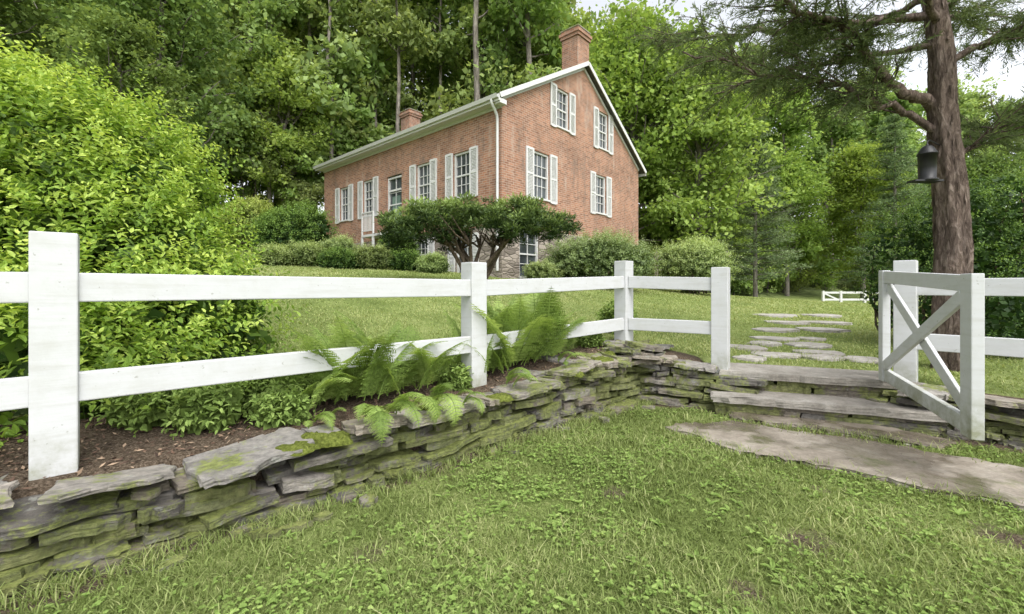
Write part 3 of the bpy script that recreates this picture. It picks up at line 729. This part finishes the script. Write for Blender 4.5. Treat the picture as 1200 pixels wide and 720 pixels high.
for x,y,s,rz in [(-15.5,19.5,.9,1),(-20,16,.9,2),(-12.6,14.5,.52,3),(18.5,17.5,.42,3)]:
    place('oak_tree',OK_,(x,y),rz,s)
for x,y,s,rz in [(14.2,26,.72,0),(12.3,28.5,.9,2),(24.5,28.5,.8,1)]:
    place('pine_tree',CN,(x,y),rz,s)

# ------------------------------------------------------------------ shrubs
g0=float(gz(-4.4,4.0))
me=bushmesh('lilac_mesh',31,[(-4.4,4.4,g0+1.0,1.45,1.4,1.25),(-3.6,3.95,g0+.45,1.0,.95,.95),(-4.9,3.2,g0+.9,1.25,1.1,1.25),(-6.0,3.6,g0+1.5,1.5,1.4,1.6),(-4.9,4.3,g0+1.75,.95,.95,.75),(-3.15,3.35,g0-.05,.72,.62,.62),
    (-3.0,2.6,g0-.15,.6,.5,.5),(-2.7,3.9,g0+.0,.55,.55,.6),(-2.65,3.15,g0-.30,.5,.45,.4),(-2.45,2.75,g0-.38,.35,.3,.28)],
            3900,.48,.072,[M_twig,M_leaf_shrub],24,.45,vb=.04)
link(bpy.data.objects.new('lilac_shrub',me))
def shrub(name,x,y,rx,ry,rz,n,shl,leaf,mat,seed,nlf=16,up=.3,vb=0,fold=False,lobes=3,wr=.5):
    rg=np.random.default_rng(seed); bl=[(0,0,rz*.8,rx*.75,ry*.75,rz*.95)]
    for k in range(lobes):
        a=rg.uniform(0,6.28); bl.append((math.cos(a)*rx*.45,math.sin(a)*ry*.45,rz*rg.uniform(.55,.95),rx*.5,ry*.5,rz*.7))
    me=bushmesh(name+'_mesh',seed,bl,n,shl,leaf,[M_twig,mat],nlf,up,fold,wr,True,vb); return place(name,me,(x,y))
shrub('rounded_shrub',2.9,14.9,2.0,1.3,1.0,1500,.50,.085,M_leaf_soft,41,lobes=6,vb=.10)
shrub('rounded_shrub',7.0,17.3,1.7,1.3,1.2,1300,.50,.09,M_leaf_soft,42,lobes=6,vb=.10)
shrub('rounded_shrub',-8.3,17,1.5,1.3,1.15,1200,.5,.10,M_leaf_hedge,43,vb=.18,lobes=5)
shrub('foundation_shrub',-4.1,16.0,.8,.7,.75,700,.25,.08,M_leaf_hedge,44,vb=.1)
shrub('foundation_shrub',-10.8,18.5,1.3,1.1,1.2,800,.4,.12,M_leaf_forest,45,vb=.1)
shrub('foundation_shrub',.9,14.1,.7,.5,.35,400,.2,.07,M_leaf_soft,46)
for i,(x,y,r,h) in enumerate([(-6.9,15.0,.9,.38),(-5.7,14.6,.8,.32),(-4.6,14.9,.8,.40),(-7.9,14.6,.7,.3),(-3.6,15.0,.6,.35),(-6.1,15.8,.8,.55),(-2.6,14.6,.5,.3)]):
    shrub('perennial_plant',x,y,r,r*.6,h,420,.30,.10,[M_leaf_soft,M_leaf_hedge,M_leaf_soft][i%3],50+i,12,.7,wr=.3,vb=.10)
shrub('leafy_plant',1.35,5.75,.22,.2,.22,120,.14,.07,M_clover,60,10,.6,fold=True)
def onwall(t,off): 
    c=P1+d1*t+n1*off; return c[0],c[1],float(gz(*(c+n1*.2)))
for i,(t,off,r) in enumerate([(.62,.18,.20),(.95,.35,.24),(.35,.4,.2),(1.25,.5,.2),(2.35,.2,.16),(2.2,.05,.1),(4.0,.1,.13),(.95,.05,.14),(-.5,.25,.16),(2.45,.4,.16)]):
    q=onwall(t,off); shrub('leafy_plant',q[0],q[1],r,r*.8,r*.6,int(170*r/.2),.11,.05,M_clover,61+i,7,.5,fold=True)
rg=np.random.default_rng(5); bl=[]
for x in np.arange(6.0,11,.75):
    y=6.3+.15*(x-6); bl.append((x,y,-.1+rg.normal(0,.05),.62,.75,.95)); bl.append((x+.3,y+.1,.8+rg.normal(0,.12)+.04*(x-6),.62,.75,.85))
bl.append((5.75,6.7,.2,.4,.5,1.0)); bl.append((6.1,5.4,-.45,.5,.4,.5))
me=bushmesh('hedge_mesh',71,bl,3600,.30,.05,[M_twig,M_leaf_hedge],18,.3,False,.45,vb=.06)
link(bpy.data.objects.new('evergreen_hedge',me))

def yew():
    rng=np.random.default_rng(81); g=Geo(); bx,by=-.9,11.0; bz=float(gz(bx,by))
    for k in range(11):
        az=rng.uniform(0,6.28); tx=bx+math.cos(az)*rng.uniform(.5,1.9); ty=by+math.sin(az)*rng.uniform(.3,.9)
        P=[(bx+rng.normal(0,.12),by+rng.normal(0,.1),bz-.1)]
        q=np.array([bx+(tx-bx)*.35+rng.normal(0,.1),by+(ty-by)*.35,bz+.55+rng.normal(0,.08)]); r=np.array([bx+(tx-bx)*.7+rng.normal(0,.1),by+(ty-by)*.7,bz+1.0]); e=np.array([tx,ty,bz+1.35])
        g.tube([P[0],q,r,e],[.075,.055,.04,.02],7,0); 
        for m_ in range(4):
            e2=e+rng.normal(0,.35,3)*np.array([1,1,.25])+np.array([0,0,.2]); g.tube([r,(r+e2)/2+rng.normal(0,.06,3),e2],[.03,.02,.008],5,0)
    cs=[]
    for (cx,w,zt,n) in [(-2.05,1.15,2.02,90),(-1.4,.6,2.16,50),(.15,1.2,2.08,100),(-.5,1.4,1.75,45),(.65,.95,1.78,60),(-2.3,.85,1.65,60),(.0,.7,2.20,40)]:
        for _ in range(n):
            a=rng.uniform(0,6.28); q=rng.uniform(0,1)**.5; x=cx+w*q*math.cos(a); y=by+.95*q*math.sin(a)
            cs.append((x,y,zt-.32*q*q-rng.uniform(0,.36)+.09*math.sin(5*x)+rng.normal(0,.05)))
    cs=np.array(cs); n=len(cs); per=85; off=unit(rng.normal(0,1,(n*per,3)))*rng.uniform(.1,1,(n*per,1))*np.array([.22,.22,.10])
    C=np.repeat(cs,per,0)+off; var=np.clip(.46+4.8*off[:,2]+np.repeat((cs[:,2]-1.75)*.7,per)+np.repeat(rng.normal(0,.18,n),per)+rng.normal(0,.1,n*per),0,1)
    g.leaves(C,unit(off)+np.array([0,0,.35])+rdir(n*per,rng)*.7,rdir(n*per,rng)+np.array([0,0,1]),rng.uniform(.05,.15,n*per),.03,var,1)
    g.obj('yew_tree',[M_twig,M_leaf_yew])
yew()

# ------------------------------------------------------------------ ferns
def ferns(name,spots,mat,seed):
    rng=np.random.default_rng(seed); g=Geo()
    for (x,y,z,n,L0,az0,spr,drm) in spots:
        for k in range(n):
            az=rng.uniform(-spr,spr)+az0; L=L0*rng.uniform(.5,1.2); np_=24; t=(np.arange(np_)+1)/np_
            h=np.array([math.cos(az),math.sin(az),0]); a=rng.uniform(1.05,1.52); dr=drm*rng.uniform(.6,1.3)
            ang=a-dr*t**1.3; dx=np.cos(ang)*L/np_; dz=np.sin(ang)*L/np_
            P=np.array([x+rng.normal(0,.08),y+rng.normal(0,.08),z])+np.cumsum(dx)[:,None]*h+np.cumsum(dz)[:,None]*np.array([0,0,1.])
            g.tube(P,np.linspace(.004,.0015,np_),4,0,.4,False)
            T=unit(np.gradient(P,axis=0)); s=np.cross(h,[0,0,1.]); up=np.cross(s,T)
            pl=L*.20*np.sin(math.pi*np.clip(.12+.88*t,0,1))**.8; br=rng.uniform(.2,.85)
            for sg in (-1,1):
                m=9; q=(np.arange(m)+.5)/m
                PD=unit(sg*s+.35*T-.2*up+rng.normal(0,.09,P.shape))
                C=(P[:,None]+PD[:,None]*(pl[:,None]*q)[...,None]); C[...,2]-=.15*pl[:,None]*q**2
                w=(pl[:,None]*.30*(1-q*.75)).clip(.003)
                for s2 in (-1,1):
                    D=unit(s2*T[:,None]+.55*PD[:,None]+0*C); NN=np.broadcast_to(up[:,None],C.shape)+rng.normal(0,.2,C.shape)
                    sel=(t>.12)[:,None]&np.ones(m,bool)[None]
                    g.leaves(C[sel],D[sel],NN[sel],w[sel],w[sel]*.62,np.clip(br+rng.normal(0,.1,sel.sum()),0,1),0)
    g.obj(name,[mat])
a1=math.atan2(-n1[1],-n1[0])
ferns('fern',[(*onwall(1.10,.12),14,.45,a1,3.1,1.1),(*onwall(1.35,.15),22,.58,a1,3.1,.9),(*onwall(1.62,.12),26,.64,a1,3.1,.85),(*onwall(1.88,.12),20,.55,a1,3.1,1.0),(*onwall(2.1,.25),12,.45,a1,3.1,1.2),(*onwall(1.5,.45),10,.5,a1,3.1,1.0)],M_fern,1)
ferns('fern',[(*onwall(2.62,.1),16,.55,a1,3.1,1.0),(*onwall(2.85,.12),26,.72,a1,3.1,.85),(*onwall(3.1,.1),26,.76,a1,3.1,.8),(*onwall(3.35,.1),20,.66,a1,3.1,.9),(*onwall(3.6,.25),12,.55,a1,3.1,1.1),(*onwall(3.0,.45),12,.6,a1,3.1,1.0)],M_fern,2)
ferns('fern',[(*onwall(1.40,-.25),6,.46,a1-.2,.6,2.7),(*onwall(1.85,-.25),6,.44,a1,.5,2.8),(*onwall(2.5,-.2),3,.35,a1,.8,2.6),(*onwall(1.1,-.15),4,.3,a1,1.0,2.2),(*onwall(3.3,-.2),3,.3,a1,1.0,2.4)],M_fern,3)

# ------------------------------------------------------------------ grass
def bladesat(x,y,h,w,rng,g,var,lean=.5):
    n=len(x); z=gz(x,y); az=rng.uniform(0,6.28,n); s=np.stack([np.cos(az),np.sin(az),0*az],1)
    ln=np.stack([-np.sin(az),np.cos(az),0*az],1)*(rng.normal(0,lean,n)*h)[:,None]+rng.normal(0,.25,(n,3))*h[:,None]*np.array([1,1,0])
    B=np.stack([x,y,z-.004],1); up=np.array([0,0,1.])
    V=np.stack([B-s*w[:,None]/2,B+s*w[:,None]/2,B+s*w[:,None]*.4+ln*.35+up*(h*.6)[:,None],B-s*w[:,None]*.4+ln*.35+up*(h*.6)[:,None],B+ln+up*(h*.95)[:,None]],1)
    b=np.arange(n)[:,None]*5; base=g.n
    g.add(V.reshape(-1,3),b+np.array([0,1,2,3]),0,np.repeat(var,5))
    tri=(b+np.array([3,2,4])+base); g.L.append(tri.ravel()); g.S.append(np.arange(n)*3+g.nl); g.M.append(np.full(n,0)); g.SM.append(np.full(n,False)); g.nl+=3*n
rng=np.random.default_rng(99); g=Geo()
allp=low_flags+[p.tolist() for p in up_polys]
def grow(p,m):
    p=np.array(p); c=p.mean(0); d=np.linalg.norm(p-c,axis=1,keepdims=True); return c+(p-c)*(1+m/d)
upg=[grow(p,.06) for p in up_polys]
def keep(x,y,smax=.5):
    k=soil(x,y)<rng.uniform(.1,.75,x.shape)
    for p in low_flags+upg: k&=~inpoly(x,y,p)
    t=(x-A0[0])*sdv[0]+(y-A0[1])*sdv[1]; o=(x-A0[0])*sn[0]+(y-A0[1])*sn[1]
    return k&~((t>-.15)&(t<LL+.15)&(o>-.45)&(o<.42))
def sample(n,r0,r1,pw,amax=54):
    u=rng.uniform(0,1,n); e=2-pw; r=(r0**e+(r1**e-r0**e)*u)**(1/e); a=np.radians(rng.uniform(-amax,amax,n)); return r*np.sin(a),r*np.cos(a),r
x,y,r=sample(260000,.95,6,1.2); s=sd(x,y); k=(s<-.38)&keep(x,y)&(y>.6); x,y,r=x[k],y[k],r[k]
pat=wob(x,y,1.6,7)+.6*wob(x,y,5,17); h=(.014+.016*rng.random(len(x)))*(1+.5*np.clip(pat,-1,1))*np.where(rng.random(len(x))<.07,2.1,1)
bladesat(x,y,h,.0034*(.6+.35*r)*rng.uniform(.7,1.3,len(x)),rng,g,np.clip(.38+.32*wob(x,y,2.3,27)+.1*pat+rng.normal(0,.25,len(x)),0,1),1.1)
x,y,r=sample(180000,2.6,26,1.75); s=sd(x,y); k=(s>-.05)&keep(x,y)&(y<edgeY(x)-.8)
c48=math.cos(math.radians(48)); s48=math.sin(math.radians(48)); hx=(x+.32)*c48+(y-14)*s48; hy=-(x+.32)*s48+(y-14)*c48
k&=~((hx>-.1)&(hx<W+.1)&(hy>-.1)&(hy<Lh+.1)); x,y,r=x[k],y[k],r[k]
pat=wob(x,y,.7,8)+.5*wob(x,y,3,9); h=(.018+.018*rng.random(len(x)))*(1+.3*np.clip(pat,-1,1))*np.clip(r/9,1,1.6)
bladesat(x,y,h,.0038*(.5+.38*r)*rng.uniform(.7,1.3,len(x)),rng,g,np.clip(.66+.17*pat+rng.normal(0,.16,len(x)),0,1),1.0)
tx=[];ty=[]
for k in range(300):
    t=rng.uniform(-.5,4.3); c=P1+d1*t-n1*rng.uniform(.42,.56); m=rng.integers(8,26); tx.append(c[0]+rng.normal(0,.025,m)); ty.append(c[1]+rng.normal(0,.02,m))
for pi_,p in enumerate(allp):
    p=np.array(p)
    for i in range(len(p)):
        for q in np.linspace(0,1,5)[:-1]:
            c=p[i]*(1-q)+p[(i+1)%len(p)]*q
            if rng.random()<(.85 if pi_<2 else .3): m=rng.integers(8,32); tx.append(c[0]+rng.normal(0,.055,m)); ty.append(c[1]+rng.normal(0,.055,m))
for k in range(420):
    rr_=rng.uniform(1.0,4.6); a=math.radians(rng.uniform(-48,50)); cx,cy=rr_*math.sin(a),rr_*math.cos(a)
    if sd(cx,cy)>-.45 or not keep(np.array([cx]),np.array([cy]))[0]: continue
    m=rng.integers(6,18); tx.append(cx+rng.normal(0,.018,m)); ty.append(cy+rng.normal(0,.018,m))
tx=np.concatenate(tx);ty=np.concatenate(ty)
bladesat(tx,ty,rng.uniform(.03,.07,len(tx)),np.full(len(tx),.0048),rng,g,np.clip(rng.normal(.48,.22,len(tx)),0,1),.9)
g.obj('grass',[M_blade])
g=Geo(); x,y,r=sample(36000,.95,5,1.0); s=sd(x,y); cp=wob(x,y,2.1,12)+.9*wob(x,y,7,13)+rng.normal(0,.35,len(x)); k=(s<-.4)&(cp>.1)&keep(x,y)&(y>.6); x,y=x[k],y[k]; n=len(x)
z=gz(x,y)+rng.uniform(.008,.030,n); az=rng.uniform(0,6.28,n); br=np.clip(.48+rng.normal(0,.2,n),0,1); L0=rng.uniform(.006,.016,n)
for j in range(3):
    a=az+j*2.094; D=np.stack([np.cos(a),np.sin(a),rng.uniform(-.1,.5,n)],1)
    g.leaves(np.stack([x,y,z],1),D,np.stack([rng.normal(0,.4,n),rng.normal(0,.4,n),np.ones(n)],1),L0,L0*.95,br,0,True)
for k in range(190):
    rr_=rng.uniform(1.2,4.2); a=math.radians(rng.uniform(-30,48)); cx,cy=rr_*math.sin(a),rr_*math.cos(a)
    if sd(cx,cy)>-.5 or not keep(np.array([cx]),np.array([cy]))[0]: continue
    m=rng.integers(5,9); az=rng.uniform(0,6.28,m); D=np.stack([np.cos(az),np.sin(az),rng.uniform(.1,.5,m)],1); L=rng.uniform(.02,.06,m)
    g.leaves(np.tile([cx,cy,float(gz(cx,cy))+.008],(m,1)),D,np.tile([0,0,1.],(m,1))+rng.normal(0,.1,(m,3)),L,L*.38,np.clip(rng.normal(.5,.15,m),0,1),0,True)
g.obj('clover_patch',[M_clover])
g=Geo(); n=11000; t=rng.uniform(-1.2,4.2,n); off=rng.uniform(-.15,1.3,n); c=P1+np.outer(t,d1)+np.outer(off,n1); kk=soil(c[:,0],c[:,1])>.5; c=c[kk]; n=len(c)
C=np.column_stack([c,gz(c[:,0],c[:,1])+rng.uniform(0,.015,n)])
g.leaves(C,rdir(n,rng)*np.array([1,1,.3]),rdir(n,rng)+np.array([0,0,1.5]),rng.uniform(.01,.045,n),rng.uniform(.006,.016,n),rng.random(n),0)
mm,nt,_,lk=newmat('mulch_mat'); finish(nt,ramp(nt,attr(nt),[(0,(.03,.02,.015)),(.6,(.13,.08,.055)),(1,(.34,.25,.17))]),.9)
g.obj('mulch',[mm])

# ------------------------------------------------------------------ cedar tree at the right
def cedar():
    rng=np.random.default_rng(55); g=Geo()
    tp=np.array([(4.60,4.6,-1.1),(4.58,4.6,-.7),(4.53,4.6,.3),(4.52,4.6,1.0),(4.47,4.6,1.7),(4.42,4.6,2.4),(4.36,4.62,3.1),(4.4,4.65,4.5),(4.4,4.7,7)])
    nz=150; t=np.linspace(0,8,nz); TP=np.column_stack([np.interp(t,range(9),tp[:,i]) for i in range(3)]); rad=np.interp(t,range(9),[.21,.165,.138,.128,.115,.10,.088,.08,.03])
    TP[:,0]+=.02*np.sin(TP[:,2]*3.1)
    seg=36; th=np.linspace(0,2*math.pi,seg,endpoint=False); V=[]; rn=rng.normal(0,1,seg)
    for p,r_ in zip(TP,rad):
        rn=.8*rn+.6*rng.normal(0,1,seg)
        rr_=r_*(1+.08*np.sin(5*th+p[2]*.7)+.05*np.sin(9*th-p[2]*1.3)+.035*rn); V.append(np.column_stack([p[0]+rr_*np.cos(th),p[1]+rr_*np.sin(th),np.full(seg,p[2])]))
    V=np.concatenate(V); i=np.arange(nz-1)[:,None]*seg;j=np.arange(seg)[None];k=(j+1)%seg
    g.add(V,np.stack([i+j,i+k,i+seg+k,i+seg+j],-1).reshape(-1,4),0,.5,True)
    m=500; zz=rng.uniform(-.8,3.2,m); aa=rng.uniform(0,6.28,m); rr_=np.interp(zz,TP[:,2],rad)*1.02
    cx=np.interp(zz,TP[:,2],TP[:,0])+rr_*np.cos(aa); cy=np.interp(zz,TP[:,2],TP[:,1])+rr_*np.sin(aa)
    out=np.stack([np.cos(aa),np.sin(aa),0*aa],1); g.leaves(np.stack([cx,cy,zz],1),out*.09+np.stack([rng.normal(0,.04,m),rng.normal(0,.04,m),-np.ones(m)],1),out,rng.uniform(.05,.17,m),rng.uniform(.012,.028,m),.5,0)
    limbs=[([(4.42,4.6,1.85),(4.1,4.6,2.0),(3.79,4.6,2.2),(3.5,4.55,2.55),(3.2,4.45,2.68),(2.87,4.4,2.7),(2.5,4.3,2.85),(2.1,4.2,3.0)],.06),
           ([(4.42,4.6,1.6),(4.0,4.65,1.85),(3.6,4.7,2.05),(3.1,4.9,2.3),(2.69,5.2,2.55),(2.15,5.6,2.95)],.04),
           ([(4.4,4.6,2.2),(4.9,4.5,2.5),(5.5,4.4,2.75),(6.2,4.3,2.95)],.04),([(4.38,4.6,2.7),(4.0,4.3,3.0),(3.5,4.0,3.1),(3.0,3.8,3.05),(2.6,3.7,2.9)],.04),
           ([(4.36,4.6,2.8),(3.8,5.0,2.95),(3.1,5.4,3.1),(2.4,5.8,3.2),(1.9,6.0,3.3)],.045),([(4.38,4.6,2.9),(4.8,5.0,3.1),(5.5,5.5,3.3),(6.5,6.0,3.4)],.04),
           ([(4.4,4.6,3.1),(4.9,4.1,3.0),(5.3,3.7,2.8),(5.6,3.5,2.6)],.035),([(4.4,4.6,1.3),(4.9,4.7,1.5),(5.5,4.8,1.9),(6.0,4.9,2.0)],.025),
           ([(4.37,4.6,3.0),(4.2,5.4,3.2),(3.9,6.4,3.4),(3.6,7.2,3.5)],.04),([(4.37,4.6,2.5),(3.9,5.3,2.7),(3.4,5.9,2.8),(3.0,6.6,2.85)],.035)]
    C=[];D=[];Vv=[]
    for P,r_ in limbs:
        P=np.array(P); t=np.linspace(0,len(P)-1,len(P)*4); Q=np.column_stack([np.interp(t,range(len(P)),P[:,i]) for i in range(3)]); Q[1:-1]+=rng.normal(0,.022,Q[1:-1].shape)
        g.tube(Q,np.linspace(r_,.010,len(Q)),7,0,.5)
        nb=int(len(Q)*2.6)
        for b in range(nb):
            q=rng.uniform(.22,1)*(len(Q)-2); i=int(q); p0=Q[i]; T=unit(Q[i+1]-Q[i]); s=rng.choice([-1,1]); d=unit(T*.7+s*np.cross(T,[0,0,1])*rng.uniform(.3,1.1)+np.array([0,0,rng.uniform(-.35,.45)]))
            L=rng.uniform(.25,.85); B=curve(p0,d,L,7,rng,-.04,.13); g.tube(B,np.linspace(.010,.003,7),4,0,.5,False)
            for m in range(rng.integers(6,12)):
                q2=rng.uniform(.25,1)*5.9; i2=int(q2); d2_=unit((B[i2+1]-B[i2])*8+rdir(1,rng)[0]*.7+np.array([0,0,-.15])); l2=rng.uniform(.10,.24)
                tt=np.linspace(0,1,26)[:,None]; pts=B[i2]+d2_*l2*tt; pts[:,2]-=.05*tt[:,0]**2; cv=rng.uniform(.2,.8)
                C.append(pts); D.append(np.tile(d2_,(26,1))+rdir(26,rng)*.9); Vv.append(np.clip(cv+rng.normal(0,.12,26),0,1))
    C=np.concatenate(C);D=np.concatenate(D);Vv=np.concatenate(Vv); n=len(C)
    g.leaves(C,D,rdir(n,rng),rng.uniform(.035,.07,n),.0085,Vv,1); print('CEDAR',n)
    g.obj('cedar_tree',[M_bark_cedar,M_leaf_cedar])
cedar()
g=Geo(); fx_,fy_=4.12,4.42
def lathe(g,prof,cx,cy,mat=0,seg=14):
    th=np.linspace(0,2*math.pi,seg,endpoint=False); V=np.concatenate([np.column_stack([cx+r*np.cos(th),cy+r*np.sin(th),np.full(seg,z)]) for r,z in prof])
    i=np.arange(len(prof)-1)[:,None]*seg;j=np.arange(seg)[None];k=(j+1)%seg; g.add(V,np.stack([i+j,i+k,i+seg+k,i+seg+j],-1).reshape(-1,4),mat,.5,True)
lathe(g,[(.001,1.04),(.085,1.045),(.088,1.06),(.075,1.065),(.070,1.07),(.074,1.31),(.085,1.305),(.08,1.32),(.05,1.375),(.03,1.395),(.012,1.40),(.012,1.41),(.001,1.42)],fx_,fy_)
g.tube([(fx_,fy_,1.41),(fx_,fy_,1.44),(fx_+.04,fy_+.02,1.46),(4.42,4.58,1.44)],.006,6)
g.box((fx_-.02,fy_,1.045),(.14,.05,.008))
g.obj('bird_feeder',[M_black])

# ------------------------------------------------------------------ light, sky, camera
EL,AZ=math.radians(55),math.radians(155)
w=bpy.data.worlds.new('World'); scene.world=w; w.use_nodes=True; nt=w.node_tree; nt.nodes.clear()
sk=N(nt,'ShaderNodeTexSky'); sk.sky_type='NISHITA'; sk.sun_disc=False; sk.sun_elevation=EL; sk.sun_rotation=AZ
sk.dust_density=4; sk.air_density=1; sk.ozone_density=1
hs=N(nt,'ShaderNodeHueSaturation'); hs.inputs['Saturation'].default_value=.2; hs.inputs['Value'].default_value=2.5; nt.links.new(sk.outputs[0],hs.inputs['Color'])
bg=N(nt,'ShaderNodeBackground'); bg.inputs[1].default_value=.15; nt.links.new(hs.outputs[0],bg.inputs[0])
ow_=N(nt,'ShaderNodeOutputWorld'); nt.links.new(bg.outputs[0],ow_.inputs[0])
sl=bpy.data.lights.new('sun','SUN'); sl.energy=.8; sl.angle=math.radians(40); sl.color=(1,.96,.9)
so=bpy.data.objects.new('sun',sl); link(so)
dv=Vector((math.sin(AZ)*math.cos(EL),math.cos(AZ)*math.cos(EL),math.sin(EL))); so.rotation_euler=dv.to_track_quat('Z','Y').to_euler(); so.location=(5,-5,20)
cam=bpy.data.cameras.new('camera'); cam.lens=15.66; cam.sensor_width=36; cam.sensor_fit='HORIZONTAL'; cam.shift_y=-.02; cam.clip_start=.05; cam.clip_end=500
co=bpy.data.objects.new('camera',cam); co.rotation_euler=(math.radians(90),0,0); link(co); scene.camera=co
scene.view_settings.view_transform='Standard'; scene.view_settings.look='None'; scene.view_settings.exposure=0
